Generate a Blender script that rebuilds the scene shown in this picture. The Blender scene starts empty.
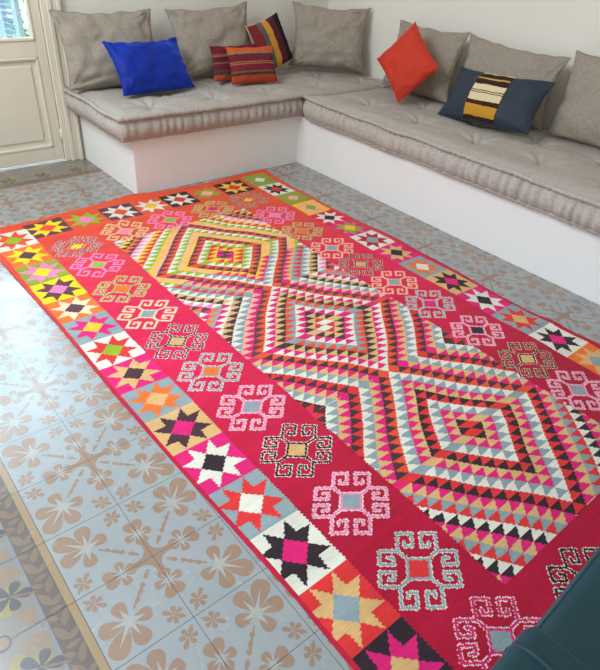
import bpy, bmesh, math, random
import numpy as np
from mathutils import Vector, Matrix, noise

C = bpy.context.scene.collection
rnd = random.Random(7)

# ------------------------------------------------------------------ camera
F_PX, YAW, PITCH, ROLL = 580.63, 0.7333, 0.6119, 0.0804
CAM = Vector((-2.5702, -3.0284, 1.3313))
fwd = Vector((math.sin(YAW)*math.cos(PITCH), math.cos(YAW)*math.cos(PITCH), -math.sin(PITCH)))
rgt = Vector((math.cos(YAW), -math.sin(YAW), 0))
upv = rgt.cross(fwd)
r2 = rgt*math.cos(ROLL) + upv*math.sin(ROLL)
u2 = -rgt*math.sin(ROLL) + upv*math.cos(ROLL)
cd = bpy.data.cameras.new('camera')
cam = bpy.data.objects.new('camera', cd); C.objects.link(cam)
cd.sensor_fit = 'VERTICAL'; cd.sensor_height = 24.0
cd.lens = F_PX/670*24.0
cd.clip_start = 0.02
mw = Matrix((r2, u2, -fwd)).transposed().to_4x4(); mw.translation = CAM
cam.matrix_world = mw
bpy.context.scene.camera = cam

# ------------------------------------------------------------------ world, lights, exposure
def N(nt, typ, **kw):
    n = nt.nodes.new(typ)
    for k, v in kw.items(): setattr(n, k, v)
    return n
W = bpy.data.worlds.new('world'); bpy.context.scene.world = W
W.use_nodes = True
nt = W.node_tree; nt.nodes.clear()
tc = N(nt, 'ShaderNodeTexCoord'); sx = N(nt, 'ShaderNodeSeparateXYZ')
nt.links.new(tc.outputs['Generated'], sx.inputs[0])
mr = N(nt, 'ShaderNodeMapRange'); mr.inputs[1].default_value = 0.2; mr.inputs[2].default_value = 0.6
mr.inputs[3].default_value = 0.50; mr.inputs[4].default_value = 4.0
nt.links.new(sx.outputs['Y'], mr.inputs[0])
mf = N(nt, 'ShaderNodeMapRange'); mf.inputs[1].default_value = 0.1; mf.inputs[2].default_value = 0.5
nt.links.new(sx.outputs['Y'], mf.inputs[0])
mc = N(nt, 'ShaderNodeMix', data_type='RGBA'); mc.inputs[6].default_value = (1.0, 0.975, 0.935, 1); mc.inputs[7].default_value = (0.62, 0.81, 1.0, 1)
nt.links.new(mf.outputs[0], mc.inputs[0])
bg = N(nt, 'ShaderNodeBackground'); nt.links.new(mc.outputs[2], bg.inputs[0])
dp = N(nt, 'ShaderNodeVectorMath', operation='DOT_PRODUCT'); dp.inputs[1].default_value = Vector((.13, .80, .58)).normalized()
nt.links.new(tc.outputs['Generated'], dp.inputs[0])
cl = N(nt, 'ShaderNodeMapRange', interpolation_type='SMOOTHSTEP'); cl.inputs[1].default_value = 0.82; cl.inputs[2].default_value = 0.985
cl.inputs[3].default_value = 0.0; cl.inputs[4].default_value = 6.3
nt.links.new(dp.outputs['Value'], cl.inputs[0])
sm = N(nt, 'ShaderNodeMath', operation='ADD'); nt.links.new(mr.outputs[0], sm.inputs[0]); nt.links.new(cl.outputs[0], sm.inputs[1])
nt.links.new(sm.outputs[0], bg.inputs[1])
wo = N(nt, 'ShaderNodeOutputWorld'); nt.links.new(bg.outputs[0], wo.inputs[0])

def area(name, loc, target, sx_, sy_, power, col):
    l = bpy.data.lights.new(name, 'AREA'); l.shape = 'RECTANGLE'; l.size = sx_; l.size_y = sy_
    l.energy = power; l.color = col
    o = bpy.data.objects.new(name, l); C.objects.link(o)
    o.location = loc
    o.rotation_euler = (Vector(target)-Vector(loc)).to_track_quat('-Z', 'Y').to_euler()
    return o
# daylight of the tall windows in the wall to the left of the sofa
area('window_daylight', (-3.0, -0.6, 2.45), (0.3, -0.2, 0.5), 1.6, 1.1, 52, (0.80, 0.90, 1.0))

S = bpy.context.scene
S.view_settings.view_transform = 'Standard'; S.view_settings.look = 'None'
S.view_settings.exposure = 0.63; S.view_settings.gamma = 1.0
S.view_settings.use_curve_mapping = False

# ------------------------------------------------------------------ helpers
def lin(h):
    if isinstance(h, str):
        h = h.lstrip('#'); c = [int(h[i:i+2], 16)/255 for i in (0, 2, 4)]
    else: c = [x/255 for x in h]
    return tuple(x/12.92 if x <= .04045 else ((x+.055)/1.055)**2.4 for x in c)

def mat(name, col, rough=0.7, var=0.06, scale=12.0, bump=0.0, bscale=60.0, spec=0.4, sheen=0.0, metallic=0.0, tint=None):
    m = bpy.data.materials.new(name); m.use_nodes = True
    nt = m.node_tree; b = nt.nodes['Principled BSDF']
    c = lin(col)
    t = N(nt, 'ShaderNodeTexCoord'); no = N(nt, 'ShaderNodeTexNoise')
    no.inputs['Scale'].default_value = scale; no.inputs['Detail'].default_value = 4
    nt.links.new(t.outputs['Object'], no.inputs['Vector'])
    mx = N(nt, 'ShaderNodeMix', data_type='RGBA')
    mx.inputs[6].default_value = (*[x*(1-var) for x in c], 1); mx.inputs[7].default_value = (*[min(1, x*(1+var)) for x in c], 1)
    nt.links.new(no.outputs['Fac'], mx.inputs[0]); nt.links.new(mx.outputs[2], b.inputs['Base Color'])
    b.inputs['Roughness'].default_value = rough; b.inputs['Specular IOR Level'].default_value = spec
    b.inputs['Metallic'].default_value = metallic
    if sheen:
        b.inputs['Sheen Weight'].default_value = sheen; b.inputs['Sheen Roughness'].default_value = 0.4
        b.inputs['Sheen Tint'].default_value = (*(tint or [min(1, x*1.5+.05) for x in c]), 1)
    if bump:
        n2 = N(nt, 'ShaderNodeTexNoise'); n2.inputs['Scale'].default_value = bscale; n2.inputs['Detail'].default_value = 3
        nt.links.new(t.outputs['Object'], n2.inputs['Vector'])
        bp = N(nt, 'ShaderNodeBump'); bp.inputs['Strength'].default_value = bump; bp.inputs['Distance'].default_value = 0.004
        nt.links.new(n2.outputs['Fac'], bp.inputs['Height']); nt.links.new(bp.outputs[0], b.inputs['Normal'])
    return m

def fabric(name, c1, c2, rough=0.9):
    """melange linen: two thread directions crossing"""
    m = bpy.data.materials.new(name); m.use_nodes = True
    nt = m.node_tree; b = nt.nodes['Principled BSDF']; L = nt.links.new
    t = N(nt, 'ShaderNodeTexCoord')
    outs = []
    for sc in ((40, 420, 420), (420, 40, 60), (420, 420, 40)):
        mp = N(nt, 'ShaderNodeMapping'); mp.inputs['Scale'].default_value = sc
        L(t.outputs['Object'], mp.inputs[0])
        no = N(nt, 'ShaderNodeTexNoise'); no.inputs['Scale'].default_value = 1.0; no.inputs['Detail'].default_value = 2
        L(mp.outputs[0], no.inputs['Vector']); outs.append(no.outputs['Fac'])
    a = N(nt, 'ShaderNodeMath', operation='ADD'); L(outs[0], a.inputs[0]); L(outs[1], a.inputs[1])
    a2 = N(nt, 'ShaderNodeMath', operation='ADD'); L(a.outputs[0], a2.inputs[0]); L(outs[2], a2.inputs[1])
    r = N(nt, 'ShaderNodeMapRange'); r.inputs[1].default_value = 1.15; r.inputs[2].default_value = 1.85
    L(a2.outputs[0], r.inputs[0])
    mx = N(nt, 'ShaderNodeMix', data_type='RGBA'); mx.inputs[6].default_value = (*lin(c1), 1); mx.inputs[7].default_value = (*lin(c2), 1)
    L(r.outputs[0], mx.inputs[0]); L(mx.outputs[2], b.inputs['Base Color'])
    b.inputs['Roughness'].default_value = rough; b.inputs['Specular IOR Level'].default_value = 0.2
    bp = N(nt, 'ShaderNodeBump'); bp.inputs['Strength'].default_value = 0.35; bp.inputs['Distance'].default_value = 0.001
    L(a2.outputs[0], bp.inputs['Height']); L(bp.outputs[0], b.inputs['Normal'])
    return m

def striped(name, stops, axis='Z', rough=0.9):
    """woven stripes along one object axis: stops = [(pos, colour)] constant ramp, object coords"""
    m = bpy.data.materials.new(name); m.use_nodes = True
    nt = m.node_tree; b = nt.nodes['Principled BSDF']; L = nt.links.new
    t = N(nt, 'ShaderNodeTexCoord'); s = N(nt, 'ShaderNodeSeparateXYZ'); L(t.outputs['Object'], s.inputs[0])
    no = N(nt, 'ShaderNodeTexNoise'); no.inputs['Scale'].default_value = 40; L(t.outputs['Object'], no.inputs['Vector'])
    j = N(nt, 'ShaderNodeMath', operation='MULTIPLY_ADD'); j.inputs[1].default_value = 0.006; j.inputs[2].default_value = -0.003
    L(no.outputs['Fac'], j.inputs[0])
    ad = N(nt, 'ShaderNodeMath', operation='ADD'); L(s.outputs[axis], ad.inputs[0]); L(j.outputs[0], ad.inputs[1])
    lo, hi = stops[0][0], stops[-1][0]
    r = N(nt, 'ShaderNodeMapRange'); r.inputs[1].default_value = lo; r.inputs[2].default_value = hi; L(ad.outputs[0], r.inputs[0])
    cr = N(nt, 'ShaderNodeValToRGB'); cr.color_ramp.interpolation = 'CONSTANT'
    e = cr.color_ramp.elements
    while len(e) > 1: e.remove(e[-1])
    e[0].position = 0; e[0].color = (*lin(stops[0][1]), 1)
    for p, c in stops[1:-1]:
        k = e.new((p-lo)/(hi-lo)); k.color = (*lin(c), 1)
    L(r.outputs[0], cr.inputs[0]); L(cr.outputs[0], b.inputs['Base Color'])
    b.inputs['Roughness'].default_value = rough; b.inputs['Specular IOR Level'].default_value = 0.2
    mp = N(nt, 'ShaderNodeMapping'); mp.inputs['Scale'].default_value = (60, 60, 500); L(t.outputs['Object'], mp.inputs[0])
    n2 = N(nt, 'ShaderNodeTexNoise'); n2.inputs['Scale'].default_value = 1; L(mp.outputs[0], n2.inputs['Vector'])
    bp = N(nt, 'ShaderNodeBump'); bp.inputs['Strength'].default_value = 0.4; bp.inputs['Distance'].default_value = 0.0012
    L(n2.outputs['Fac'], bp.inputs['Height']); L(bp.outputs[0], b.inputs['Normal'])
    return m

def obj(name, bm, m, parent=None, smooth=False, loc=None):
    me = bpy.data.meshes.new(name)
    if isinstance(bm, bmesh.types.BMesh):
        bmesh.ops.recalc_face_normals(bm, faces=bm.faces[:])
        bm.to_mesh(me); bm.free()
    else:
        me.from_pydata(bm[0], [], bm[1])
    for mm in (m if isinstance(m, (list, tuple)) else [m]): me.materials.append(mm)
    if smooth: me.polygons.foreach_set('use_smooth', [True]*len(me.polygons))
    o = bpy.data.objects.new(name, me); C.objects.link(o)
    if parent: o.parent = parent
    if loc: o.location = loc
    return o

def tag(o, label, cat, group=None, kind=None):
    o['label'] = label; o['category'] = cat
    if group: o['group'] = group
    if kind: o['kind'] = kind
    return o

def thing(name, label, cat, loc=(0, 0, 0), group=None, kind=None):
    o = bpy.data.objects.new(name, None); C.objects.link(o); o.location = loc; o.empty_display_size = .1
    return tag(o, label, cat, group, kind)

def add_box(bm, lo, hi, mi=0, bevel=0.0, seg=2):
    vs = [bm.verts.new((x, y, z)) for x in (lo[0], hi[0]) for y in (lo[1], hi[1]) for z in (lo[2], hi[2])]
    fs = []
    for q in ((0,1,3,2), (4,6,7,5), (0,4,5,1), (2,3,7,6), (0,2,6,4), (1,5,7,3)):
        f = bm.faces.new([vs[i] for i in q]); f.material_index = mi; fs.append(f)
    if bevel:
        es = list({e for f in fs for e in f.edges})
        bmesh.ops.bevel(bm, geom=es, offset=bevel, segments=seg, profile=0.5, affect='EDGES')
    return bm

def box(name, lo, hi, m, parent=None, bevel=0.0, seg=2, smooth=False):
    bm = bmesh.new(); add_box(bm, lo, hi, 0, bevel, seg)
    return obj(name, bm, m, parent, smooth)

def tube(bm, pts, r, n=8, closed=False, mi=0):
    """tube through points; r a number or list"""
    pts = [Vector(p) for p in pts]; K = len(pts); rings = []
    for i, p in enumerate(pts):
        a = pts[(i-1) % K] if closed or i > 0 else p
        b = pts[(i+1) % K] if closed or i < K-1 else p
        t = (b-a).normalized()
        up = Vector((0, 0, 1)) if abs(t.z) < .9 else Vector((1, 0, 0))
        s = t.cross(up).normalized(); w = s.cross(t)
        rr = r[i] if isinstance(r, (list, tuple)) else r
        rings.append([bm.verts.new(p + (s*math.cos(2*math.pi*k/n) + w*math.sin(2*math.pi*k/n))*rr) for k in range(n)])
    for i in range(K if closed else K-1):
        A, B = rings[i], rings[(i+1) % K]
        for k in range(n):
            f = bm.faces.new((A[k], A[(k+1) % n], B[(k+1) % n], B[k])); f.material_index = mi; f.smooth = True
    if not closed:
        bm.faces.new(rings[0][::-1]).material_index = mi; bm.faces.new(rings[-1]).material_index = mi
    return bm

def nz(x, y, z=0.0): return noise.noise(Vector((x, y, z)))

# ------------------------------------------------------------------ materials
M = dict(
    wall=mat('wall_paint', '#e2ddd1', .85, .03, 3, .05, 40),
    bench=mat('bench_plaster', '#e4e2de', .7, .02, 5, .08, 25),
    ceil=mat('ceiling_paint', '#e6e4de', .9, .02),
    door=mat('door_paint', '#dbd2bf', .5, .03, 6),
    dark=mat('gap_dark', '#2a2825', .9),
    metal=mat('hinge_metal', '#8f8b80', .4, .1, 30, metallic=.8),
    shutter=mat('shutter_paint', '#b9cddb', .6, .04),
    linen=fabric('grey_linen', '#877d70', '#a89d8e'),
    linen2=fabric('grey_linen_mattress', '#9c948b', '#bdb5ab'),
    piping=fabric('grey_linen_piping', '#9a9187', '#bab1a6'),
    blue=mat('blue_velvet', '#0f2a90', .6, .6, 5, .2, 30, sheen=1.0, tint=(.05, .2, 1.0), spec=.2),
    red=mat('coral_suede', '#c2351f', .8, .12, 8, .2, 25, sheen=.2),
    navy=mat('navy_velvet', '#2b3340', .75, .2, 9, .2, 25, sheen=.3),
    green=mat('green_velvet', '#0b2f35', .6, .15, 7, .05, 60, sheen=.35),
    wood=mat('dark_wood', '#3a2a1e', .5, .2, 20),
    leaf=mat('leaf_green', '#8db548', .6, .4, 3),
    bark=mat('bark', '#5d5346', .9, .3, 20),
    iron=mat('painted_iron', '#55585a', .5),
    ground=mat('pavement', '#8f8b82', .9, .1, 4),
)
glass = bpy.data.materials.new('pane_glass'); glass.use_nodes = True
_nt = glass.node_tree; _nt.nodes.clear()
_tr = N(_nt, 'ShaderNodeBsdfTransparent'); _tr.inputs[0].default_value = (.96, .98, .97, 1)
_gl = N(_nt, 'ShaderNodeBsdfGlossy'); _gl.inputs['Roughness'].default_value = .02
_fr = N(_nt, 'ShaderNodeFresnel'); _fr.inputs[0].default_value = 1.45
_mx = N(_nt, 'ShaderNodeMixShader'); _ou = N(_nt, 'ShaderNodeOutputMaterial')
_nt.links.new(_fr.outputs[0], _mx.inputs[0]); _nt.links.new(_tr.outputs[0], _mx.inputs[1]); _nt.links.new(_gl.outputs[0], _mx.inputs[2])
_nt.links.new(_mx.outputs[0], _ou.inputs[0])

# ------------------------------------------------------------------ floor of cement tiles
YB, XR = 0.74, 0.84              # back wall, right wall
GX, GY, T = -2.2322, -0.9631, 0.2
TX0, TX1 = -2, 16                # tile columns  (x from GX + i*T)
def tile_mat(name, col, var=.1, sc=9):
    m = mat(name, col, .3, var, sc, .03, 18, spec=.75)
    b = m.node_tree.nodes['Principled BSDF']
    nt = m.node_tree
    n = N(nt, 'ShaderNodeTexNoise'); n.inputs['Scale'].default_value = 5; n.inputs['Detail'].default_value = 5
    t = [x for x in nt.nodes if x.type == 'TEX_COORD'][0]
    nt.links.new(t.outputs['Object'], n.inputs['Vector'])
    r = N(nt, 'ShaderNodeMapRange'); r.inputs[1].default_value = .3; r.inputs[2].default_value = .7
    r.inputs[3].default_value = .20; r.inputs[4].default_value = .32
    nt.links.new(n.outputs['Fac'], r.inputs[0]); nt.links.new(r.outputs[0], b.inputs['Roughness'])
    return m
FM = [tile_mat('tile_blue_grey', '#969b9b'), tile_mat('tile_terracotta', '#957a66'), tile_mat('tile_pale', '#a2a29b'),
      mat('tile_grout', '#4a453f', .8), tile_mat('tile_sand', '#99815f'), tile_mat('tile_umber', '#5f544d'),
      tile_mat('tile_leaf_brown', '#7a6554'), tile_mat('tile_slate', '#4e4c50'), tile_mat('tile_ochre', '#7f7a70'), tile_mat('tile_line_grey', '#7b7c80'), tile_mat('tile_yellow', '#8f814e'), tile_mat('tile_buff', '#8a745e')]
def petal_pts(cx, cy, ang, L_, w, r0=.0, blunt=.8, n=7):
    """rounded petal from r0 outwards, half width w near the outer end"""
    pts = []
    prof = [(0.0, .12), (.2, .42), (.45, .82), (.7, 1.0), (.88, .86), (.97, .5), (1.0, .12)]
    ca, sa = math.cos(ang), math.sin(ang)
    for t, h in prof: pts.append((r0+(L_-r0)*t, h*w))
    full = pts + [(a, -b) for a, b in reversed(pts)]
    return [(cx+a*ca-b*sa, cy+a*sa+b*ca) for a, b in full]
def star_pts(cx, cy, angs, lens, inner):
    out = []
    k = len(angs)
    for i in range(k):
        a0 = angs[i]; a1 = angs[(i+1) % k]
        if a1 < a0: a1 += 2*math.pi
        out.append((cx+lens[i]*math.cos(a0), cy+lens[i]*math.sin(a0)))
        am = (a0+a1)/2
        out.append((cx+inner*math.cos(am), cy+inner*math.sin(am)))
    return out
def ell(cx, cy, ang, a, b, n=10):
    ca, sa = math.cos(ang), math.sin(ang)
    return [(cx+a*math.cos(t)*ca-b*math.sin(t)*sa, cy+a*math.cos(t)*sa+b*math.sin(t)*ca) for t in [2*math.pi*i/n for i in range(n)]]
def lens(cx, cy, ang, a, b, n=8):
    ca, sa = math.cos(ang), math.sin(ang)
    p = [(-a+2*a*k/n, b*(1-(2*k/n-1)**2)*(1+.35*(2*k/n-1))) for k in range(n+1)]
    p = p + [(x, -y) for x, y in p[-2:0:-1]]
    return [(cx+x*ca-y*sa, cy+x*sa+y*ca) for x, y in p]
def bar(x0, y0, x1, y1, w):
    d = math.hypot(x1-x0, y1-y0); nx, ny = -(y1-y0)/d*w, (x1-x0)/d*w
    return [(x0+nx, y0+ny), (x0-nx, y0-ny), (x1-nx, y1-ny), (x1+nx, y1+ny)]
D2R = math.pi/180
# one tile: med corner at (0,0), big corner (1,1), small corners (1,0),(0,1); list of (poly, material, level)
TILE = []
bx, by = .61, .60; bd = 45
for da, L_, w in ((0, .47, .125), (55, .35, .105), (-55, .35, .105), (127, .27, .09), (-125, .29, .09)):
    TILE.append((petal_pts(bx, by, (bd+da)*D2R, L_ if da else .44, w, .03), 1, 1))
TILE.append((star_pts(bx, by, [(bd+d)*D2R for d in (-125, -55, 0, 55, 127)], [.2, .23, .33, .23, .19], .055), 2, 2))
TILE.append((bar(.50, .49, .26, .25, .014), 1, 1))
for k, a, b in ((.42, .04, .03), (.34, .055, .028), (.28, .03, .036)): TILE.append((ell(k, k, 45*D2R, a, b), 1, 1.3))
for (mx_, my_, ang) in ((.41, 0, 0), (0, .41, 90)):        # half of the flowers that sit on the tile joints are drawn by each tile
    for da, L_, w in ((20, .24, .075), (-52, .2, .066), (95, .18, .06), (-120, .18, .06), (165, .17, .056)):
        sgn = 1 if ang == 0 else -1
        TILE.append((petal_pts(mx_, my_, (ang+sgn*da)*D2R, L_, w, .015), 1, ('M', 1)))
    TILE.append((star_pts(mx_, my_, sorted([((ang+(1 if ang == 0 else -1)*d) % 360)*D2R for d in (20, -52, 95, -120, 165)]), [.13]*5, .035), 2, ('M', 2)))
for (cx, cy, a0) in ((.84, .16, 135), (.16, .84, -45)):
    for k in range(6):
        TILE.append((petal_pts(cx, cy, (a0+60*k)*D2R, .15 if k == 0 else .11, .031, .012), 1, 1))
    TILE.append((bar(cx, cy, cx+.14*math.cos((a0+180)*D2R), cy+.14*math.sin((a0+180)*D2R), .013), 1, 1.3))
TILE.append(([(0, 0), (.29, 0), (.29, .045), (.2, .05)] + [(.19+.145*math.cos(a*D2R), .19+.145*math.sin(a*D2R)) for a in range(-80, -191, -11)] + [(.05, .2), (.045, .29), (0, .29)], 1, 1))
TILE.append((ell(.19, .19, 45*D2R, .05, .03), 1, 1)); TILE.append((bar(.13, .13, .22, .22, .016), 1, 1.1))
BORDER = [((0, .095), 4), ((.095, .34), 5), ((.34, .39), 9), ((.39, 1), 8)]

def build_floor():
    V, Fc, MI = [], [], []
    def poly(pts, mi, z):
        b = len(V); V.extend((x, y, z) for x, y in pts); Fc.append(tuple(range(b, b+len(pts)))); MI.append(mi)
    X0, X1, Y0, Y1 = -3.7, XR, -4.2, YB
    poly([(X0, Y0), (X1, Y0), (X1, Y1), (X0, Y1)], 3, -.0006)
    g = .0015/2
    done = set()
    j0, j1 = int((GY-YB)/T)-1, 17
    for i in range(-7, 17):
        for j in range(j0, j1):
            x0, x1 = GX+i*T, GX+(i+1)*T; y1, y0 = GY-j*T, GY-(j+1)*T
            a0, a1, b0, b1 = max(x0, X0)+g, min(x1, X1)-g, max(y0, Y0)+g, min(y1, Y1)-g
            if a1 <= a0 or b1 <= b0: continue
            border = 'L' if i < -1 else ('T' if j < -7 else None)
            if border:
                if border == 'L' and i == -2 or border == 'T' and j == -8:
                    for (c0, c1), mi in BORDER:
                        if border == 'L': q = (x1-c1*T, x1-c0*T, y0, y1)
                        else: q = (x0, x1, y0+c0*T, y0+c1*T)
                        q = (max(q[0], a0), min(q[1], a1), max(q[2], b0), min(q[3], b1))
                        if q[1] > q[0] and q[3] > q[2]: poly([(q[0], q[2]), (q[1], q[2]), (q[1], q[3]), (q[0], q[3])], mi, 0)
                    def tr(c, t):   # across, along -> world
                        return (x1-c*T, y1-t*T) if border == 'L' else (x0+t*T, y0+c*T)
                    items = []
                    for k in range(2):                              # leaf scroll in the umber band
                        for (c, t, a, s1, s2) in ((.16, .10+.5*k, 65, .12, .045), (.27, .27+.5*k, 115, .13, .05), (.15, .34+.5*k, 40, .085, .04), (.29, .05+.5*k, 150, .08, .035), (.2, .46+.5*k, 5, .09, .035)):
                            items.append((lens(c, t, a*D2R, s1, s2), 6))
                    for (c, t, s1) in ((.47, .2, .13), (.62, .2, .1), (.5, .85, .12), (.85, .5, .14)): items.append((ell(c, t, 40*D2R, .08, s1), 11))
                    for (c, t, s1) in ((.52, .42, .1), (.66, .62, .12), (.9, .7, .1), (.75, .3, .08)): items.append((ell(c, t, 0, .1, s1), 10))
                    for k in range(5): items.append((petal_pts(.57, .5, (72*k+20)*D2R, .2 if k % 2 else .24, .065, .01), 7))
                    items.append((bar(.57, .5, .3, .62, .014), 6))
                    for kk, (pl, mi) in enumerate(items):
                        w = [tr(c, t) for c, t in pl]
                        w = [(min(max(x, a0), a1), min(max(y, b0), b1)) for x, y in w]
                        poly(w, mi, .00012+kk*4e-6)
                    if border == 'L':
                        poly([tr(*p) for p in ell(.82, 0, 0, .1, .1, 16)], 7, .0003); poly([tr(*p) for p in ell(.82, 0, 0, .075, .075, 16)], 11, .0004)
                else:
                    poly([(a0, b0), (a1, b0), (a1, b1), (a0, b1)], 8, 0)
                continue
            poly([(a0, b0), (a1, b0), (a1, b1), (a0, b1)], 0, 0)
            fx = (i % 2 == 1); fy = (j % 2 == 1)
            kz = 0
            # tile local (a,b): corner M is at (even i edge, even j edge)
            for pl, mi, lev in TILE:
                half = isinstance(lev, tuple)
                lv = lev[1] if half else lev
                w = []
                for a, b in pl:
                    if half:                       # joint flowers: clip to the tile, the neighbour draws the mirrored half
                        a, b = max(a, 0), max(b, 0)
                    x = x1-a*T if fx else x0+a*T
                    y = y0+b*T if fy else y1-b*T
                    w.append((min(max(x, a0), a1), min(max(y, b0), b1)))
                ar = abs(sum(w[k][0]*w[(k+1) % len(w)][1]-w[(k+1) % len(w)][0]*w[k][1] for k in range(len(w))))
                kz += 1
                if ar > 1e-6: poly(w, mi, .00012*lv+kz*3e-6)
    me = bpy.data.meshes.new('floor'); me.from_pydata(V, [], Fc)
    for m in FM: me.materials.append(m)
    me.polygons.foreach_set('material_index', MI)
    me.update()
    bm = bmesh.new(); bm.from_mesh(me)
    for f in bm.faces:
        f.normal_update()
        if f.normal.z < 0: f.normal_flip()
    bmesh.ops.triangulate(bm, faces=[f for f in bm.faces if len(f.verts) > 4])
    bm.to_mesh(me); bm.free()
    o = bpy.data.objects.new('floor', me); C.objects.link(o)
    tag(o, 'patterned cement tile floor with terracotta flowers on blue grey', 'floor', kind='structure')
build_floor()

# ------------------------------------------------------------------ walls, ceiling
DX0, DX1, DH = -2.74, -1.32, 2.25
bm = bmesh.new()
add_box(bm, (DX1, YB, 0), (XR+.2, YB+.2, 2.8)); add_box(bm, (-3.7, YB, 0), (DX0, YB+.2, 2.8)); add_box(bm, (DX0, YB, DH), (DX1, YB+.2, 2.8))
tag(obj('wall_back', bm, M['wall']), 'pale off-white plaster wall behind the left bench', 'wall', kind='structure')
tag(box('wall_right', (XR, -4.2, 0), (XR+.2, YB, 2.8), M['wall']), 'pale off-white plaster wall behind the long right bench', 'wall', kind='structure')
tag(box('ceiling', (-3.7, -4.2, 2.8), (XR+.2, YB+.2, 2.9), M['ceil']), 'plain white ceiling above the room', 'ceiling', kind='structure')
# door casing, stepped moulding
bm = bmesh.new()
for (a, b, d) in ((DX1-.0, DX1+.03, .012), (DX1+.03, DX1+.055, .028), (DX1+.055, DX1+.082, .02), (DX1+.082, DX1+.105, .034)):
    add_box(bm, (a, YB-d, 0), (b, YB+.001, DH+.1), 0, .004)
for (a, b, d) in ((DX0-.03, DX0, .012), (DX0-.055, DX0-.03, .028), (DX0-.082, DX0-.055, .02), (DX0-.105, DX0-.082, .034)):
    add_box(bm, (a, YB-d, 0), (b, YB+.001, DH+.1), 0, .004)
add_box(bm, (DX0-.105, YB-.03, DH), (DX1+.105, YB+.001, DH+.1), 0, .004)
tag(obj('trim_1', bm, M['door']), 'cream painted moulded casing around the double door', 'door trim', kind='structure')

# ------------------------------------------------------------------ door (two glazed leaves)
door = thing('door_1', 'cream painted double door with glass panes above raised panels', 'door', (0, 0, 0), kind='structure')
def leaf(x0, x1, hinge_x):
    y0, y1 = YB+.004, YB+.044
    zb, zt = .012, DH-.01
    gz0, gz1 = .70, 2.1
    st = .055
    bm = bmesh.new()
    add_box(bm, (x0, y0, zb), (x0+st, y1, zt), 0, .003); add_box(bm, (x1-st, y0, zb), (x1, y1, zt), 0, .003)
    add_box(bm, (x0+st, y0, zb), (x1-st, y1, .095), 0, .003)
    add_box(bm, (x0+st, y0, .615), (x1-st, y1, gz0), 0, .003)
    add_box(bm, (x0+st, y0, gz1), (x1-st, y1, zt), 0, .003)
    lf = obj('door_leaf', bm, M['door'], door)
    bm = bmesh.new()
    add_box(bm, (x0+st, y0+.014, .095), (x1-st, y1-.01, .615), 0)
    add_box(bm, (x0+st+.045, y0+.006, .14), (x1-st-.045, y0+.02, .57), 0, .006)
    for (lo, hi) in (((x0+st, .095), (x1-st, .11)), ((x0+st, .6), (x1-st, .615)), ((x0+st, .095), (x0+st+.015, .615)), ((x1-st-.015, .095), (x1-st, .615))):
        add_box(bm, (lo[0], y0-.004, lo[1]), (hi[0], y0+.02, hi[1]), 0, .004)
    obj('door_panel', bm, M['door'], lf)
    bm = bmesh.new()
    for (lo, hi) in (((x0+st, gz0), (x1-st, gz0+.016)), ((x0+st, gz1-.016), (x1-st, gz1)), ((x0+st, gz0), (x0+st+.012, gz1)), ((x1-st-.012, gz0), (x1-st, gz1)), ((x0+st, 1.4), (x1-st, 1.425))):
        add_box(bm, (lo[0], y0-.006, lo[1]), (hi[0], y1-.005, hi[1]), 0, .004)
    obj('glazing_bead', bm, M['door'], lf)
    bm = bmesh.new(); add_box(bm, (x0+st+.002, y0+.018, gz0+.002), (x1-st-.002, y0+.022, gz1-.002))
    obj('glass_pane', bm, glass, lf)
    bm = bmesh.new()
    for z in (.16, 1.1, 1.95): tube(bm, [(hinge_x, y0-.008, z-.04), (hinge_x, y0-.008, z+.04)], .007, 10)
    obj('hinge', bm, M['door'], lf)
    return lf
xm = (DX0+DX1)/2
leaf(xm+.003, DX1-.004, DX1-.002); leaf(DX0+.004, xm-.003, DX0+.002)
box('threshold', (DX0, YB+.002, -.02), (DX1, YB+.2, .001), M['bench'], door)

# ------------------------------------------------------------------ outside the door
tag(box('terrace_floor', (-6, YB+.2, -.05), (3, 6, -.005), M['ground']), 'pale sunlit terrace paving outside the glass door', 'terrace', kind='structure')
sh = thing('window_shutter', 'pale blue louvred shutter folded open outside the door', 'shutter', (-1.385, YB+.19, 0))
sh.rotation_euler = (0, 0, math.radians(104))
def shutter_panel(x0, x1):
    bm = bmesh.new(); z0, z1 = .06, 2.2
    add_box(bm, (x0, -.015, z0), (x0+.045, .015, z1)); add_box(bm, (x1-.045, -.015, z0), (x1, .015, z1))
    for (a, b) in ((z0, z0+.09), (1.1, 1.18), (z1-.09, z1)): add_box(bm, (x0+.045, -.015, a), (x1-.045, .015, b))
    fr = obj('shutter_frame', bm, M['shutter'], sh)
    for za, zb in ((z0+.1, 1.08), (1.2, z1-.1)):
        bm = bmesh.new(); z = za
        while z < zb:
            vs = [bm.verts.new(p) for p in ((x0+.045, -.02, z-.014), (x1-.045, -.02, z-.014), (x1-.045, .02, z+.014), (x0+.045, .02, z+.014),
                                            (x0+.045, -.02, z-.008), (x1-.045, -.02, z-.008), (x1-.045, .02, z+.02), (x0+.045, .02, z+.02))]
            for q in ((0,1,2,3), (4,7,6,5), (0,4,5,1), (1,5,6,2), (2,6,7,3), (3,7,4,0)): bm.faces.new([vs[k] for k in q])
            z += .032
        obj('slats', bm, M['shutter'], fr)
shutter_panel(0, .2); shutter_panel(.205, .4)
tree = thing('garden_shrub', 'leafy green shrub growing outside the glass door', 'shrub', (-1.75, 2.9, 0))
bm = bmesh.new(); tube(bm, [(0, 0, -.005), (.03, .02, .3), (-.03, .05, .6), (.05, .02, .85)], [.09, .075, .06, .03], 10)
for k in range(9):
    a = k*2.4; z0 = .15+.06*k
    tube(bm, [(0, .03, z0), (.35*math.cos(a), .35*math.sin(a), z0+.25), (.75*math.cos(a), .75*math.sin(a), z0+.35)], [.03, .018, .008], 6)
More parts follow.
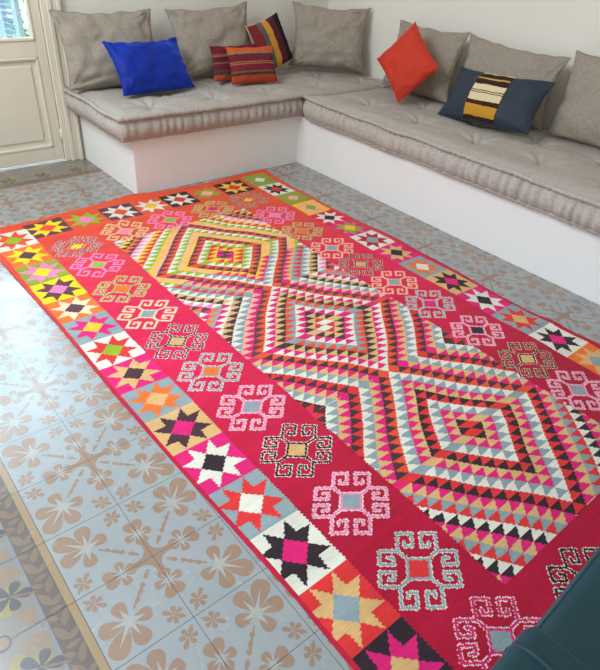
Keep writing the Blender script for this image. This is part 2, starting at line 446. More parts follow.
obj('trunk', bm, M['bark'], tree, True)
bm = bmesh.new()
for k in range(1500):
    a = rnd.uniform(0, 6.28); r = rnd.uniform(.1, 1.0)**.6; z = rnd.uniform(.02, .95)
    c = Vector((r*math.cos(a), r*math.sin(a), z)); s = rnd.uniform(.04, .08)
    d1 = Vector((rnd.gauss(0, 1), rnd.gauss(0, 1), rnd.gauss(0, .6))).normalized(); d2 = d1.cross(Vector((rnd.gauss(0, 1), rnd.gauss(0, 1), rnd.gauss(0, 1)))).normalized()
    vs = [bm.verts.new(c+d1*s), bm.verts.new(c+d2*s*.45), bm.verts.new(c-d1*s), bm.verts.new(c-d2*s*.45)]; bm.faces.new(vs)
obj('foliage', bm, M['leaf'], tree)

# ------------------------------------------------------------------ plastered L-shaped bench
BH, YF = 0.312, -3.6
bm = bmesh.new()
P = [(-1.195, 0), (0, 0), (0, YF), (XR-.002, YF), (XR-.002, YB-.002), (-1.195, YB-.002)]
vb = [bm.verts.new((x, y, 0)) for x, y in P]; vt = [bm.verts.new((x, y, BH)) for x, y in P]
bm.faces.new(vb[::-1]); top = bm.faces.new(vt)
for k in range(6): bm.faces.new((vb[k], vb[(k+1) % 6], vt[(k+1) % 6], vt[k]))
es = [e for e in bm.edges if (e.verts[0].co.z > .1 and e.verts[1].co.z > .1) or abs(e.verts[0].co.z-e.verts[1].co.z) > .1]
bmesh.ops.bevel(bm, geom=es, offset=.007, segments=3, profile=.5, affect='EDGES')
tag(obj('built_in_bench', bm, M['bench']), 'low white plastered L-shaped bench built against two walls', 'bench')

# ------------------------------------------------------------------ mattresses
def mattress(name, label, x0, x1, y0, y1, z0, z1, seed, tufts, crown=.022, skew=0.0, gath=.028):
    """x/y extents, tufted top; skew shifts the far end line"""
    root = thing(name, label, 'mattress', (0, 0, 0), 'grey tufted bench mattresses')
    st = .009; R = .03
    nx = int((x1-x0)/st); ny = int((y1-y0)/st)
    cx, cy = (x0+x1)/2, (y0+y1)/2
    def edgewob(s): return .011*nz(s*3.1, seed) + .006*nz(s*9, seed+5)
    def P(x, y):
        # round the corners in plan a touch
        dx = max(0, abs(x-cx)-((x1-x0)/2-R)); dy = max(0, abs(y-cy)-((y1-y0)/2-R))
        if dx > 0 and dy > 0:
            m = max(dx, dy); d = math.hypot(dx, dy)
            k = m/d
            x = cx+math.copysign((x1-x0)/2-R+dx*(.55+.45*k), x-cx); y = cy+math.copysign((y1-y0)/2-R+dy*(.55+.45*k), y-cy)
        x += edgewob(y*1.3+7)*min(1, max(0, (abs(x-cx)/((x1-x0)/2)-.8)*5)); y += edgewob(x*1.3)*min(1, max(0, (abs(y-cy)/((y1-y0)/2)-.8)*5))
        if skew and y > cy: y += skew*(x-cx)*(y-cy)/(y1-cy)
        return x, y
    def ztop(x, y):
        e = min(x-x0, x1-x, y-y0, y1-y)
        k = min(1, max(0, e)/.10)
        z = z1 + crown*(1-(1-k)**2.2) + .009*nz(x*4, y*4, seed) + .005*nz(x*11, y*11, seed)*(.4+.6*k)
        for (tx, ty) in tufts:
            d2 = (x-tx)**2+(y-ty)**2
            if d2 < .09: 
                d = math.sqrt(d2)
                z -= .022*math.exp(-(d/.035)**2) + .020*math.exp(-(d/.10)**2)*(1+.45*math.sin(7*math.atan2(y-ty, x-tx)+tx*9))
        return z
    xs = [x0+(x1-x0)*i/nx for i in range(nx+1)]; ys = [y0+(y1-y0)*j/ny for j in range(ny+1)]
    bm = bmesh.new()
    top = [[bm.verts.new((*P(x, y), ztop(x, y))) for y in ys] for x in xs]
    for i in range(nx):
        for j in range(ny): bm.faces.new((top[i][j], top[i+1][j], top[i+1][j+1], top[i][j+1]))
    per = [(i, 0) for i in range(nx)] + [(nx, j) for j in range(ny)] + [(i, ny) for i in range(nx, 0, -1)] + [(0, j) for j in range(ny, 0, -1)]
    rows = 7; prev = [top[i][j] for i, j in per]; arc = 0.0
    ring0 = [v.co.copy() for v in prev]
    cols = []
    for k in range(1, rows+1):
        t = k/rows; cur = []; s = 0.0
        for n_, (i, j) in enumerate(per):
            p = ring0[n_]; s += (p-ring0[n_-1]).length if n_ else 0
            nxn = (-1 if i == 0 else 1 if i == nx else 0); nyn = (-1 if j == 0 else 1 if j == ny else 0)
            l = math.hypot(nxn, nyn) or 1
            gather = gath*(abs(math.sin(s*math.pi/.055+2.2*nz(s*7, seed)))**.45-.8) * (1-abs(2*t-1))**.35 * (.45+1.1*abs(nz(s*5, seed+3)))
            bl = -.022 + (.040*math.sin(math.pi*t)**.6 if 0 < t < 1 else 0) + gather
            zz = p.z + (z0 - p.z)*t + .004*nz(s*3, seed+9)*(1-t)*t*4
            cur.append(bm.verts.new((p.x+nxn/l*bl, p.y+nyn/l*bl, zz)))
        for n_ in range(len(per)):
            m_ = (n_+1) % len(per); bm.faces.new((prev[n_], prev[m_], cur[m_], cur[n_]))
        prev = cur
    ringb = [v.co.copy() for v in prev]
    c0 = bm.verts.new((cx, cy, z0))
    for n_ in range(len(per)): bm.faces.new((prev[n_], prev[(n_+1) % len(per)], c0))
    body = obj('mattress_body', bm, M['linen2'], root, True)
    for ring, dz, out in ((ring0, .004, .006), (ringb, .010, .006)):
        bm = bmesh.new(); pts = []; rad = []; s = 0
        for n_, (i, j) in enumerate(per):
            p = ring[n_]; s += (p-ring[n_-1]).length if n_ else 0
            nxn = (-1 if i == 0 else 1 if i == nx else 0); nyn = (-1 if j == 0 else 1 if j == ny else 0)
            l = math.hypot(nxn, nyn) or 1
            w = .0015*math.sin(s*2*math.pi/.03)
            pts.append((p.x+nxn/l*(out+w), p.y+nyn/l*(out+w), p.z+dz+.0015*math.sin(s*2*math.pi/.041))); rad.append(.0125+.0016*math.sin(s*2*math.pi/.028))
        tube(bm, pts, rad, 8, True)
        obj('piping', bm, M['piping'], body, True)
    return root
MZ0, MZ1 = .318, .438
tl = [(-1.0+.42*k, .13) for k in range(5)] + [(-.8+.42*k, .36) for k in range(4)]
tr_ = [(.22, -.42-.40*k) for k in range(8)] + [(.5, -.62-.40*k) for k in range(7)]
mattress('tufted_mattress', 'grey tufted mattress with piped edges on left bench by the door', -1.268, XR-.03, -.04, YB-.045, MZ0, MZ1, 1, tl)
mattress('tufted_mattress', 'long grey tufted mattress with piped edges on right bench', -.05, XR-.03, -3.5, -.1, MZ0, MZ1+.008, 2, tr_, gath=.045)

# ------------------------------------------------------------------ cushions
def pillow_mesh(w, h, t, seed, ear=.05, wr=.006, n=44, sag=0.0, crease=(), band=None):
    """origin at bottom centre, width on X, height on Z, front faces -Y"""
    bm = bmesh.new(); m_ = max(16, int(n*h/w))
    def pt(s, q, side):
        x = s*w/2*(1-ear*(1-q*q)**1.0*abs(s)**2*0 - ear*abs(s)**3*(1-abs(q)**2.2))
        z = h/2 + q*h/2*(1-(ear*1.25 if q > 0 else ear*.15)*abs(q)**3*(1-abs(s)**2.2)) + wr*.7*nz(s*4+seed, 7.7)*max(0, q)**3
        prof = max(0, (1-abs(s)**2.6))**.55*max(0, (1-abs(q)**2.6))**.55
        th = t/2*prof
        if sag: th *= 1-sag*q
        k = min(1, prof*3)
        wv = wr*(nz(s*3.2+seed, q*3.2, side) + .5*nz(s*7+seed, q*7, side+4))*k
        # tension folds running in from the corners and the seam
        for (cx, cz) in ((1, 1), (-1, 1), (1, -1), (-1, -1)):
            dx, dz = s-cx, q-cz; d = math.hypot(dx, dz)
            wv += wr*.8*math.sin(math.atan2(dz, dx)*14+seed*cx)*math.exp(-d/.35)*k
        wv += wr*.5*math.sin(s*17+seed+3*nz(s*2, seed))*math.exp(-(1-abs(q))/.14)*k + wr*.5*math.sin(q*15+seed+3*nz(q*2, seed))*math.exp(-(1-abs(s))/.12)*k
        for (cs, cq, ang, ln, dp) in crease:
            ds, dq = s-cs, q-cq
            al = ds*math.cos(ang)+dq*math.sin(ang); ac = -ds*math.sin(ang)+dq*math.cos(ang)
            wv -= dp*math.exp(-(ac/.07)**2-(al/ln)**2)*k
        if sag: z -= 0.02*sag*prof
        return Vector((x, side*(th+wv), z))
    G = {}
    for side in (-1, 1):
        for i in range(n+1):
            for j in range(m_+1):
                s = math.sin((2*i/n-1)*math.pi/2*.86)/math.sin(math.pi/2*.86); q = math.sin((2*j/m_-1)*math.pi/2*.86)/math.sin(math.pi/2*.86)
                edge = i in (0, n) or j in (0, m_)
                if edge and side == 1: G[1, i, j] = G[-1, i, j]; continue
                G[side, i, j] = bm.verts.new(pt(s, q, side) if not edge else Vector((pt(s, q, 1).x, 0, pt(s, q, 1).z)))
        for i in range(n):
            for j in range(m_):
                f = [G[side, i, j], G[side, i+1, j], G[side, i+1, j+1], G[side, i, j+1]]
                bm.faces.new(f if side == -1 else f[::-1])
    band_bm = None
    if band:
        band_bm = bmesh.new(); idx = [i for i in range(n+1) if band[0] <= G[-1, i, m_//2].co.x <= band[1]]
        B = {(i, j): band_bm.verts.new(G[-1, i, j].co + Vector((0, -.003, 0))) for i in idx for j in range(1, m_)}
        for i in idx[:-1]:
            for j in range(1, m_-1): band_bm.faces.new([B[i, j], B[i+1, j], B[i+1, j+1], B[i, j+1]])
    per = [G[-1, i, 0].co.copy() for i in range(n)] + [G[-1, n, j].co.copy() for j in range(m_)] + [G[-1, i, m_].co.copy() for i in range(n, 0, -1)] + [G[-1, 0, j].co.copy() for j in range(m_, 0, -1)]
    return bm, per, band_bm
def cushion(name, label, m, loc, yaw, lean, w, h, t, seed, roll=0, group=None, seam=None, cat='cushion', band_mat=None, **kw):
    """yaw: rotation about Z (0 = faces -Y), lean: tilts back, roll: turns in its own plane about its centre"""
    root = thing(name, label, cat, loc, group)
    A = Matrix.Rotation(math.radians(yaw), 3, 'Z') @ Matrix.Rotation(math.radians(-lean), 3, 'X'); B = Matrix.Rotation(math.radians(roll), 3, 'Y')
    root.rotation_euler = (A @ B).to_euler()
    rr = math.radians(roll); hh = (w*abs(math.sin(rr))+h*math.cos(rr))/2
    root.location = Vector(loc) + A @ Vector((0, 0, hh)) - A @ B @ Vector((0, 0, h/2))
    bm, per, bb = pillow_mesh(w, h, t, seed, **kw)
    c = obj('cushion_cover', bm, m, root, True)
    if bb: obj('woven_band', bb, band_mat, root, True)['label'] = 'striped cream, brown and mustard woven band'
    bm = bmesh.new(); tube(bm, per, .0028, 6, True)
    obj('seam', bm, seam or m, root, True)
    return root
ZS = .47
G1 = 'large grey linen back cushions'
def back(label, *a, **k): return cushion('back_cushion', label, M['linen'], *a, group=G1, **k)
back('large grey linen cushion behind the blue cushion, nearest the door', (-1.002, .515, ZS), -1, 19, .61, .415, .15, 3, roll=-.4,
     ear=.10, wr=.017, sag=.35, crease=((-.5, -.75, .2, .5, .02), (-.3, .2, .9, .5, .008)))
back('large grey linen cushion standing behind the two small striped cushions', (-.293, .515, ZS+.01), -1, 16, .615, .40, .14, 11, roll=-2.9, ear=.11, wr=.015, sag=.3)
back('large grey linen cushion standing in the corner of the two walls', (.53, .355, ZS+.03), -41, 14, .556, .41, .16, 23, ear=.13, wr=.019, sag=.3, crease=((-.3, .5, 1.4, .35, .014), (-.1, .6, 1.7, .3, .012), (.2, -.6, .1, .6, .014)))
back('large grey linen cushion leaning on the wall behind the red cushion', (.61, -.405, ZS+.01), -91, 15, .57, .405, .14, 31, roll=-1, ear=.11, wr=.015, sag=.3)
back('large grey linen cushion leaning on the wall behind the navy cushion', (.645, -1.025, ZS+.01), -88, 8, .65, .375, .14, 43, roll=2.5, ear=.11, wr=.016, sag=.35)
back('large grey linen cushion past the navy cushion, cut off by the photo edge', (.655, -1.685, ZS+.01), -86, 9, .60, .42, .15, 57, ear=.07, wr=.010, sag=.3)
cushion('scatter_cushion', 'bright blue velvet rectangular cushion leaning on a grey cushion', M['blue'], (-.845, .285, .474), 7.4, 35, .503, .305, .13, 5, .9, ear=.09, wr=.012)
KF = striped('kilim_orange_burgundy', [(-.02, '#a8442a'), (.045, '#4a352b'), (.06, '#6f5a40'), (.07, '#7a2430'), (.108, '#a5704a'), (.114, '#6f2233'), (.12, '#a07048'), (.126, '#742230'), (.162, '#4a3a30'), (.172, '#8a7a5e'), (.181, '#c55a2e'), (.3, '#c55a2e')])
KR = striped('kilim_burgundy', [(-.02, '#b04c2e'), (.035, '#4b3a2c'), (.052, '#4d4a34'), (.062, '#6b1e2c'), (.1, '#7a5a40'), (.108, '#5d1a28'), (.14, '#80603f'), (.15, '#8a3a34'), (.16, '#6b1e2c'), (.3, '#6b1e2c')])
cushion('scatter_cushion', 'small burgundy striped cushion tucked behind the orange and burgundy one', KR, (-.233, .386, .474), -3, 14, .35, .205, .08, 7, -.4, ear=.06, wr=.005)
cushion('scatter_cushion', 'small orange and burgundy striped woven cushion, frontmost of the left bench', KF, (-.171, .268, .472), -5, 23, .345, .22, .075, 9, .4, ear=.06, wr=.006)
KS = striped('kilim_wide_stripes', [(-.2, '#7c2a2a'), (-.08, '#5f5a58'), (-.035, '#c9922e'), (.02, '#5a2030'), (.085, '#1f1a1e'), (.3, '#1f1a1e')], 'X')
cushion('scatter_cushion', 'dark square cushion with grey, mustard, burgundy and black stripes', KS, (.128, .425, .482), 8, 22, .325, .315, .08, 13, -14, ear=.06, wr=.005, seam=mat('cushion_back_cream', '#c9bfa4', .9))
cushion('scatter_cushion', 'coral red square cushion balanced on one corner', M['red'], (.354, -.476, .474), -86, 20, .31, .345, .13, 17, -52, ear=.07, wr=.009)
KN = striped('woven_band_stripes', [(-.02, '#3a2218'), (.02, '#c08a2c'), (.075, '#3c2218'), (.098, '#d9c79c'), (.138, '#2a1c18'), (.143, '#d9c79c'), (.150, '#2a1c18'), (.155, '#d9c79c'), (.188, '#3a1f1a'), (.218, '#b99a52'), (.229, '#3a1f1a'), (.258, '#d6c294'), (.4, '#d6c294')])
cushion('scatter_cushion', 'navy velvet rectangular cushion with a striped woven centre band', M['navy'], (.376, -1.104, .474), -91, 33, .60, .29, .14, 19, -4, ear=.08, wr=.010, band=(-.125, .10), band_mat=KN)

# ------------------------------------------------------------------ green velvet sofa (foot of the picture)
sofa = thing('velvet_sofa', 'dark teal green velvet sofa with piped seams standing on the rug end', 'sofa', (-2.215, -3.873, 0))
sofa.rotation_euler = (0, 0, .04)
o_ = Vector((-2.25, -3.85, 0))
def sbox(name, lo, hi, bev, seg=5, m=None, parent=sofa):
    b = box(name, [lo[k]-o_[k] for k in range(3)], [hi[k]-o_[k] for k in range(3)], m or M['green'], parent, bev, seg, True)
    return b
sbox('sofa_base', (-2.24, -3.84, .12), (-.26, -2.955, .30), .02)
sc_ = sbox('seat_cushion', (-2.02, -3.6, .30), (-.46, -2.912, .455), .03)
sbox('backrest', (-2.04, -3.86, .30), (-.46, -3.6, .86), .06)
for xa, xb in ((-2.25, -2.02), (-.455, -.25)):
    ar = sbox('armrest', (xa, -3.85, .14), (xb, -2.918, .60), .022)
    bm = bmesh.new(); xi = xb-.05 if xa < -1 else xa+.05
    tube(bm, [Vector((xi, -3.6, .598))-o_, Vector((xi, -2.945, .600))-o_, Vector((xi, -2.925, .593))-o_, Vector((xi, -2.919, .57))-o_, Vector((xi, -2.919, .2))-o_], .004, 8)
    obj('piping', bm, M['green'], ar, True)
bm = bmesh.new(); tube(bm, [Vector((x, -2.919, .442))-o_ for x in (-1.99, -1.5, -1, -.47)], .005, 8)
obj('piping', bm, M['green'], sc_, True)
for x in (-2.17, -.33):
    for y in (-3.77, -3.02):
        bm = bmesh.new(); z0 = .0095 if y > -3.1 else .0005
        tube(bm, [Vector((x, y, z0))-o_, Vector((x, y, .13))-o_], [.016, .026], 12); obj('leg', bm, M['wood'], sofa, True)

# ------------------------------------------------------------------ the kilim
PAL = {k: np.array(lin(v)) for k, v in dict(
    crimson='#b01434', cherry='#d8204c', orangered='#e0502f', orange='#e8702f', red='#d93534', white='#dfd9c8', cream='#dfcda6', tan='#d6aa70',
    grey='#8b9b9d', black='#33262b', dark='#4a2f35', purple='#5f3a45', magenta='#dc2170', pink='#ee7fae', green='#8fae28', olive='#8f9a35',
    yellow='#f2cb1d', gold='#f0b93a', peach='#f0a890', edge='#b8203a').items()}
def rug_colour(u, v, row):
    """u = world x, v = -world y (arrays).  returns rgb"""
    n = u.size
    rgb = np.zeros((n, 3))
    uu = u + .0013*np.where((row % 4) < 2, 1, -1)          # weft steps give the toothed joints of a slit weave
    def put(mask, c): rgb[mask] = PAL[c] if isinstance(c, str) else c
    # ground with its change of dye along the length
    g1 = np.clip((v-.25-.25*(u+1.2))/.9, 0, 1)[:, None]; g2 = np.clip((v-1.5)/.8, 0, 1)[:, None]
    base = PAL['orangered']*(1-g1)+PAL['cherry']*g1
    base = base*(1-g2)+PAL['crimson']*g2
    rgb[:] = base
    # -------- field: concentric diamonds of small triangles
    fm = (uu > -1.568) & (uu < -.785) & (v > .492) & (v < 2.765)
    rings = [
     [('magenta','purple'),('red','gold'),('white','green'),('purple','orangered'),('peach','gold'),('white','green'),('purple','orangered'),('gold','peach'),('white','green'),('gold','red'),('pink','white'),('orange','purple'),('gold','dark'),('white','grey')],
     [('red','white'),('dark','tan'),('white','magenta'),('orangered','grey'),('tan','dark'),('white','magenta'),('dark','orangered'),('tan','magenta'),('white','grey'),('dark','red'),('tan','magenta'),('white','grey'),('red','dark'),('tan','magenta')],
     [('black','red'),('magenta','tan'),('white','grey'),('black','red'),('magenta','tan'),('white','grey'),('black','red'),('tan','magenta'),('red','grey'),('black','white'),('tan','magenta'),('red','grey'),('black','white'),('tan','magenta')]]
    wob_u = .006*np.sin(v*9+1)+.004*np.sin(v*23); wob_v = .006*np.sin(u*11+2)+.004*np.sin(u*5)
    for di, (lo, hi) in enumerate(((-9, 1.268), (1.268, 1.995), (1.995, 9))):
        vc = (.9045, 1.631, 2.366)[di]; pb = (.0606, .0606, .0618)[di]; pa = .0535; uc = -1.176
        m = fm & (v+wob_v*.5 >= lo) & (v+wob_v*.5 < hi)
        if not m.any(): continue
        p = (uu[m]+wob_u[m]-uc)/pa; q = (v[m]+wob_v[m]*.5-vc)/pb
        s, t = q+p, q-p
        si, ti = np.floor(s), np.floor(t)
        k = np.maximum(np.where(si >= 0, si, -si-1), np.where(ti >= 0, ti, -ti-1)).astype(int)
        k = np.clip(k, 0, 13)
        fs, ft = s-si, t-ti
        lower = fs+ft > 1                        # nearer half (towards +v) of the lozenge cell, cut by the weft line
        # which half faces outwards
        big_s = np.where(si >= 0, si, -si-1) >= np.where(ti >= 0, ti, -ti-1)
        sgn = np.where(big_s, si >= 0, ti >= 0)
        outer = np.where(sgn, lower, ~lower)
        tab_o = np.array([PAL[a] for a, b in rings[di]]); tab_i = np.array([PAL[b] for a, b in rings[di]])
        if di == 0:
            near = v[m] > 1.02
            alt = [('magenta','purple'),('red','gold'),('white','green'),('purple','orange'),('magenta','gold'),('white','grey'),('purple','orangered'),('tan','magenta'),('red','grey'),('white','grey'),('dark','tan'),('pink','white'),('orange','purple'),('white','grey')]
            ao = np.array([PAL[a] for a, b in alt]); ai = np.array([PAL[b] for a, b in alt])
            c = np.where(near[:, None], np.where(outer[:, None], ao[k], ai[k]), np.where(outer[:, None], tab_o[k], tab_i[k]))
        else:
            c = np.where(outer[:, None], tab_o[k], tab_i[k])
            if di == 2:                           # upper arms keep the colours of the middle diamond
                far = (q < 0) & (k >= 6)
                to = np.array([PAL[a] for a, b in rings[1]]); ti_ = np.array([PAL[b] for a, b in rings[1]])
                c = np.where(far[:, None], np.where(outer[:, None], to[k], ti_[k]), c)
            if di == 1:
                far = (q < 0) & (k >= 6)
                alt = [('magenta','purple'),('red','gold'),('white','green'),('purple','orange'),('magenta','gold'),('white','grey'),('purple','orangered'),('peach','magenta'),('white','grey'),('tan','dark'),('magenta','white'),('orange','grey'),('white','magenta'),('white','grey')]
                ao = np.array([PAL[a] for a, b in alt]); ai = np.array([PAL[b] for a, b in alt])
                c = np.where(far[:, None], np.where(outer[:, None], ao[k], ai[k]), c)
        rgb[m] = c
    # -------- hooked medallions
    guls = [(-1.733,.454,'white','purple','yellow'), (-1.725,.677,'pink','pink','green'), (-1.727,.926,'cream','olive','orange'), (-1.726,1.162,'peach','cream','grey'),
            (-1.723,1.39,'white','dark','tan'), (-1.716,1.62,'white','grey','orange'), (-1.706,1.858,'white','pink','grey'), (-1.706,2.098,'white','black','tan'),
            (-1.710,2.346,'white','pink','grey'), (-1.712,2.603,'white','grey','red'), (-1.70,2.845,'white','magenta','grey'),
            (-1.465,.41,'cream','tan','pink'), (-1.208,.408,'pink','pink','green'), (-.941,.412,'cream','olive','magenta'), (-.69,.40,'cream','dark','gold'),
            (-.683,.645,'pink','pink','pink'), (-.685,.885,'cream','olive','orange'), (-.681,1.121,'peach','peach','grey'), (-.675,1.326,'cream','dark','tan'),
            (-.673,1.546,'peach','peach','grey'), (-.674,1.764,'white','grey','magenta'), (-.672,2.017,'white','pink','black'), (-.672,2.256,'cream','black','tan'),
            (-.674,2.473,'white','pink','grey'), (-.674,2.715,'peach','pink','grey'), (-1.385,2.905,'white','black','tan'), (-1.06,2.905,'white','pink','grey')]
    segs = []
    def arm(f):
        P1 = [(.26,.24),(.5,.46),(.5,.96),(.12,.96),(.12,.60),(.32,.60),(.32,.72)]
        P2 = [(.5,.46),(.98,.46),(.98,.10),(.62,.10),(.62,.28),(.76,.28)]
        for P in (P1, P2):
            for a, b in zip(P[:-1], P[1:]): segs.append((f(a), f(b)))
    for sx_ in (1, -1):
        for sy_ in (1, -1): arm(lambda p: (sx_*p[0], sy_*p[1]))
    e1 = np.array([.0845, .0625]); e2 = np.array([-.0755, .079])     # the two diagonal directions of one motif in (u, v)
    inv = np.linalg.inv(np.array([e1, e2]).T)
    phase = None
    for gu, gv, oc, cc, ctr in guls:
        m = np.where((np.abs(uu-gu) < .15) & (np.abs(v-gv) < .15))[0]
        if m.size == 0: continue
        A = inv @ np.array([uu[m]-gu, v[m]-gv])
        x, y = A
        d = np.full(m.size, 9.0); arc = np.zeros(m.size)
        for k, ((x0, y0), (x1, y1)) in enumerate(segs):
            dx, dy = x1-x0, y1-y0; L2 = dx*dx+dy*dy
            tt = np.clip(((x-x0)*dx+(y-y0)*dy)/L2, 0, 1)
            dd = np.hypot((x-x0-tt*dx), (y-y0-tt*dy)*.92)
            w = dd < d; d[w] = dd[w]; arc[w] = (tt*math.sqrt(L2))[w]
        ax, ay = np.abs(x), np.abs(y)
        box_d = np.maximum(ax-.27, ay-.25)
        d = np.where(np.abs(box_d+.0) < .5, np.minimum(d, np.abs(box_d)), d)
        dots = (np.floor((arc)/.035) % 2 == 0)
        om = (d < .056) & (d >= .031) & (dots | (d < .045))
        rgb[m[om]] = PAL[oc]
        cm = d < .031; rgb[m[cm]] = PAL[cc]
        im = box_d < -.03; rgb[m[im]] = PAL[ctr]
    # -------- star borders
    def star(mask, du, dv, hw, hv, bgc, sc, cc):
        a, b = np.abs(du)/hw, np.abs(dv)/hv
        k = .48
        idx = np.where(mask)[0]; a, b = a[mask], b[mask]
        put(idx, bgc)
        # corner fish-tail: polygon (0,k) (.42,.96) (.46,.5) (.94,.46) (k,0)
        px = np.array([0, .42, .45, .95, k, 0]); py = np.array([k, .97, .47, .45, 0, 0])
        ins = np.zeros(a.size, bool)
        for i in range(6):
            j = (i+1) % 6
            cond = ((py[i] > b) != (py[j] > b)) & (a < (px[j]-px[i])*(b-py[i])/(py[j]-py[i]+1e-12)+px[i])
            ins ^= cond
        ins |= (a+b < k*1.02)
        put(idx[ins], sc); put(idx[(a+b) < k], cc)
    Lc = [('white','orangered','green'),('orange','yellow','purple'),('olive','pink','yellow'),('yellow','purple','pink'),('orange','cream','purple'),('grey','magenta','gold'),('white','red','green'),
          ('magenta','tan','dark'),('grey','orange','tan'),('tan','dark','magenta'),('magenta','white','black'),('grey','red','white'),('white','black','magenta'),('red','tan','grey'),('black','magenta','tan'),('grey','red','white'),('white','black','magenta')]
    Lv = [.229,.428,.615,.792,.967,1.138,1.310,1.477,1.642,1.810,1.988,2.180,2.374,2.568,2.755,2.94,3.07]
    Rc = [('olive','olive','white'),('white','black','red'),('olive','olive','peach'),('gold','peach','olive'),('cherry','white','black'),('magenta','olive','gold'),('white','crimson','grey'),('magenta','tan','black'),
          ('grey','orange','white'),('tan','black','magenta'),('magenta','white','black'),('grey','red','tan'),('white','black','magenta'),('orange','tan','grey'),('black','magenta','tan'),('grey','red','white'),('white','black','magenta')]
    Rv = [.169,.338,.503,.667,.828,.993,1.168,1.344,1.512,1.693,1.882,2.075,2.250,2.43,2.61,2.79,2.97]
    def column(uc, vs, cs, hw):
        for i, (vc, c) in enumerate(zip(vs, cs)):
            up_ = (vs[i-1]+vc)/2 if i else vc-.09
            dn = (vs[i+1]+vc)/2 if i+1 < len(vs) else vc+.09
            m = (np.abs(uu-uc) < hw) & (v >= up_) & (v < dn)
            if m.any(): star(m, uu-uc, v-(up_+dn)/2, hw, (dn-up_)/2, *c)
    lu = np.interp(v, [.2, 1.2, 2.2, 3.0], [-1.955, -1.946, -1.938, -1.93])
    Tc = [('purple','yellow','orangered'),('orangered','green','pink'),('purple','white','orangered'),('orangered','white','gold'),('black','white','red'),('orangered','olive','peach'),('black','gold','red')]
    Tu = [-1.779,-1.577,-1.379,-1.206,-1.026,-.846,-.652]
    us = [-1.965]+Tu+[-.45]
    for i, (uc, c) in enumerate(zip(Tu, Tc)):
        lo_, hi_ = (us[i]+uc)/2, (us[i+2]+uc)/2
        m = (uu >= lo_) & (uu < hi_) & (v > .102) & (v < .282)
        star(m, uu-(lo_+hi_)/2, v-.192, (hi_-lo_)/2, .09, *c)
    uu0 = uu; uu = uu - lu - 1.945
    column(-1.945, Lv, Lc, .09)
    uu = uu0
    column(-.437, Rv, Rc, .083)
    return rgb

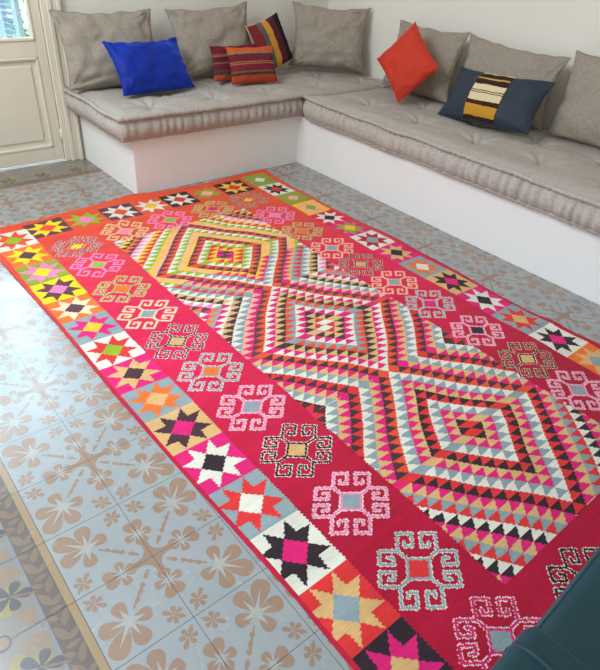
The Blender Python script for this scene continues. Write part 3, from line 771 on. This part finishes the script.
def build_rug():
    st = .003
    V0, V1 = 0.03, 3.16
    NV = int((V1-V0)/st)
    vL = np.array([0, .42, 1.03, 1.56, 1.9, 2.25, 2.48, 2.7, 3.2]); uL = np.array([-2.062, -2.068, -2.048, -2.046, -2.037, -2.024, -2.016, -2.018, -2.01])
    vR = np.array([0, .4, .73, 1.25, 1.6, 1.92, 2.2, 2.6, 3.2]); uR = np.array([-.300, -.325, -.335, -.315, -.325, -.342, -.33, -.325, -.33])
    v = V0 + np.arange(NV+1)*st
    l, r = np.interp(v, vL, uL), np.interp(v, vR, uR)
    NU = int((r-l).max()/st)
    f = np.arange(NU+1)/NU
    U = l[:, None]*(1-f)+r[:, None]*f
    Vv = np.repeat(v[:, None], NU+1, 1)
    # far edge is not quite straight
    topw = np.interp(U, [-2.1, -1.96, -1.66, -1.23, -.815, -.3], [.045, .038, .034, -.012, .022, .01])
    Vv = Vv + topw*np.exp(-(Vv-V0)/.08)
    Z = .007 + .0022*np.sin(U*7+Vv*3) + .002*np.sin(Vv*11-U*4) + .0016*np.sin(U*19+Vv*17)
    Z += .016*np.exp(-(Vv-V0)/.035)*np.exp(-((U+.42)/.16)**2) + .012*np.exp(-(Vv-V0)/.05)*np.exp(-((U+1.25)/.3)**2)
    Z += .010*np.exp(-((U-r[:, None])/.03)**2)*np.exp(-((Vv-2.16)/.06)**2) + .006*np.exp(-((U-r[:, None])/.03)**2)*np.exp(-((Vv-2.36)/.05)**2)
    for (a, b, w1, w2, hh, an) in ((-1.55, 2.15, .03, .2, .006, .9), (-1.2, 1.1, .03, .35, .006, -.4), (-1.0, 2.45, .03, .2, .006, .5), (-1.5, .3, .04, .25, .007, .1), (-.95, 1.75, .03, .25, .005, -.7)):
        ca, sa = math.cos(an), math.sin(an); p = (U-a)*ca+(Vv-b)*sa; q = -(U-a)*sa+(Vv-b)*ca
        Z += hh*np.exp(-(q/w1)**2-(p/w2)**2)
    Z = np.maximum(Z, .0035)
    nvt = (NV+1)*(NU+1)
    co = np.empty((nvt, 3)); co[:, 0] = U.ravel(); co[:, 1] = -Vv.ravel(); co[:, 2] = Z.ravel()
    idx = np.arange(nvt).reshape(NV+1, NU+1)
    quads = np.stack([idx[:-1, :-1], idx[1:, :-1], idx[1:, 1:], idx[:-1, 1:]], -1).reshape(-1, 4)
    # skirt down to the floor side
    per = np.concatenate([idx[0, :-1], idx[:-1, -1], idx[-1, :0:-1], idx[:0:-1, 0]])
    low = co[per].copy(); low[:, 2] = np.maximum(low[:, 2]-.006, .0012)
    co = np.vstack([co, low]); li = nvt+np.arange(len(per))
    sk = np.stack([per, np.roll(per, -1), np.roll(li, -1), li], -1)
    cu = ((U[:-1, :-1]+U[1:, 1:])/2).ravel(); cv = ((Vv[:-1, :-1]+Vv[1:, 1:])/2).ravel()
    row = np.repeat(np.arange(NV), NU)
    rgb = rug_colour(cu, cv, row)
    lf = np.repeat(((l[:-1]+l[1:])/2)[:, None], NU, 1).ravel(); rf = np.repeat(((r[:-1]+r[1:])/2)[:, None], NU, 1).ravel()
    ed = (cu-lf < .012) | (rf-cu < .014)
    ek = np.clip((cv-.3)/1.2, 0, 1)[:, None]
    ec = PAL['orangered']*(1-ek)+PAL['edge']*ek
    rgb[ed] = ec[ed]
    allq = np.vstack([quads, sk])
    rgb = np.vstack([rgb, np.tile(PAL['edge'], (len(sk), 1))])
    me = bpy.data.meshes.new('kilim_rug')
    me.vertices.add(len(co)); me.vertices.foreach_set('co', co.ravel())
    me.loops.add(allq.size); me.loops.foreach_set('vertex_index', allq.ravel().astype(np.int32))
    me.polygons.add(len(allq)); me.polygons.foreach_set('loop_start', np.arange(0, allq.size, 4, dtype=np.int32)); 
    me.update(calc_edges=True)
    ca = me.color_attributes.new('dye', 'FLOAT_COLOR', 'CORNER')
    ca.data.foreach_set('color', np.repeat(np.hstack([rgb, np.ones((len(rgb), 1))]), 4, 0).ravel().astype(np.float32))
    me.polygons.foreach_set('use_smooth', np.ones(len(allq), bool))
    m = bpy.data.materials.new('kilim_wool'); m.use_nodes = True
    nt = m.node_tree; b = nt.nodes['Principled BSDF']; L = nt.links.new
    at = N(nt, 'ShaderNodeAttribute', attribute_name='dye')
    t = N(nt, 'ShaderNodeTexCoord')
    mp = N(nt, 'ShaderNodeMapping'); mp.inputs['Scale'].default_value = (30, 260, 1); L(t.outputs['Object'], mp.inputs[0])
    no = N(nt, 'ShaderNodeTexNoise'); no.inputs['Scale'].default_value = 1; no.inputs['Detail'].default_value = 3; L(mp.outputs[0], no.inputs['Vector'])
    mp2 = N(nt, 'ShaderNodeMapping'); mp2.inputs['Scale'].default_value = (3, 22, 1); L(t.outputs['Object'], mp2.inputs[0])
    no2 = N(nt, 'ShaderNodeTexNoise'); no2.inputs['Scale'].default_value = 1; L(mp2.outputs[0], no2.inputs['Vector'])
    ad = N(nt, 'ShaderNodeMath', operation='ADD'); L(no.outputs['Fac'], ad.inputs[0]); L(no2.outputs['Fac'], ad.inputs[1])
    r_ = N(nt, 'ShaderNodeMapRange'); r_.inputs[1].default_value = .6; r_.inputs[2].default_value = 1.4; r_.inputs[3].default_value = .8; r_.inputs[4].default_value = 1.12
    L(ad.outputs[0], r_.inputs[0])
    mul = N(nt, 'ShaderNodeVectorMath', operation='SCALE'); L(at.outputs['Color'], mul.inputs[0]); L(r_.outputs[0], mul.inputs['Scale'])
    L(mul.outputs[0], b.inputs['Base Color'])
    b.inputs['Roughness'].default_value = .9; b.inputs['Specular IOR Level'].default_value = .15
    b.inputs['Sheen Weight'].default_value = .08
    bp = N(nt, 'ShaderNodeBump'); bp.inputs['Strength'].default_value = .8; bp.inputs['Distance'].default_value = .002
    L(no.outputs['Fac'], bp.inputs['Height']); L(bp.outputs[0], b.inputs['Normal'])
    me.materials.append(m)
    o = bpy.data.objects.new('kilim_rug', me); C.objects.link(o)
    tag(o, 'long red flat-woven rug with star border, hooked medallions and three diamonds', 'rug')
build_rug()
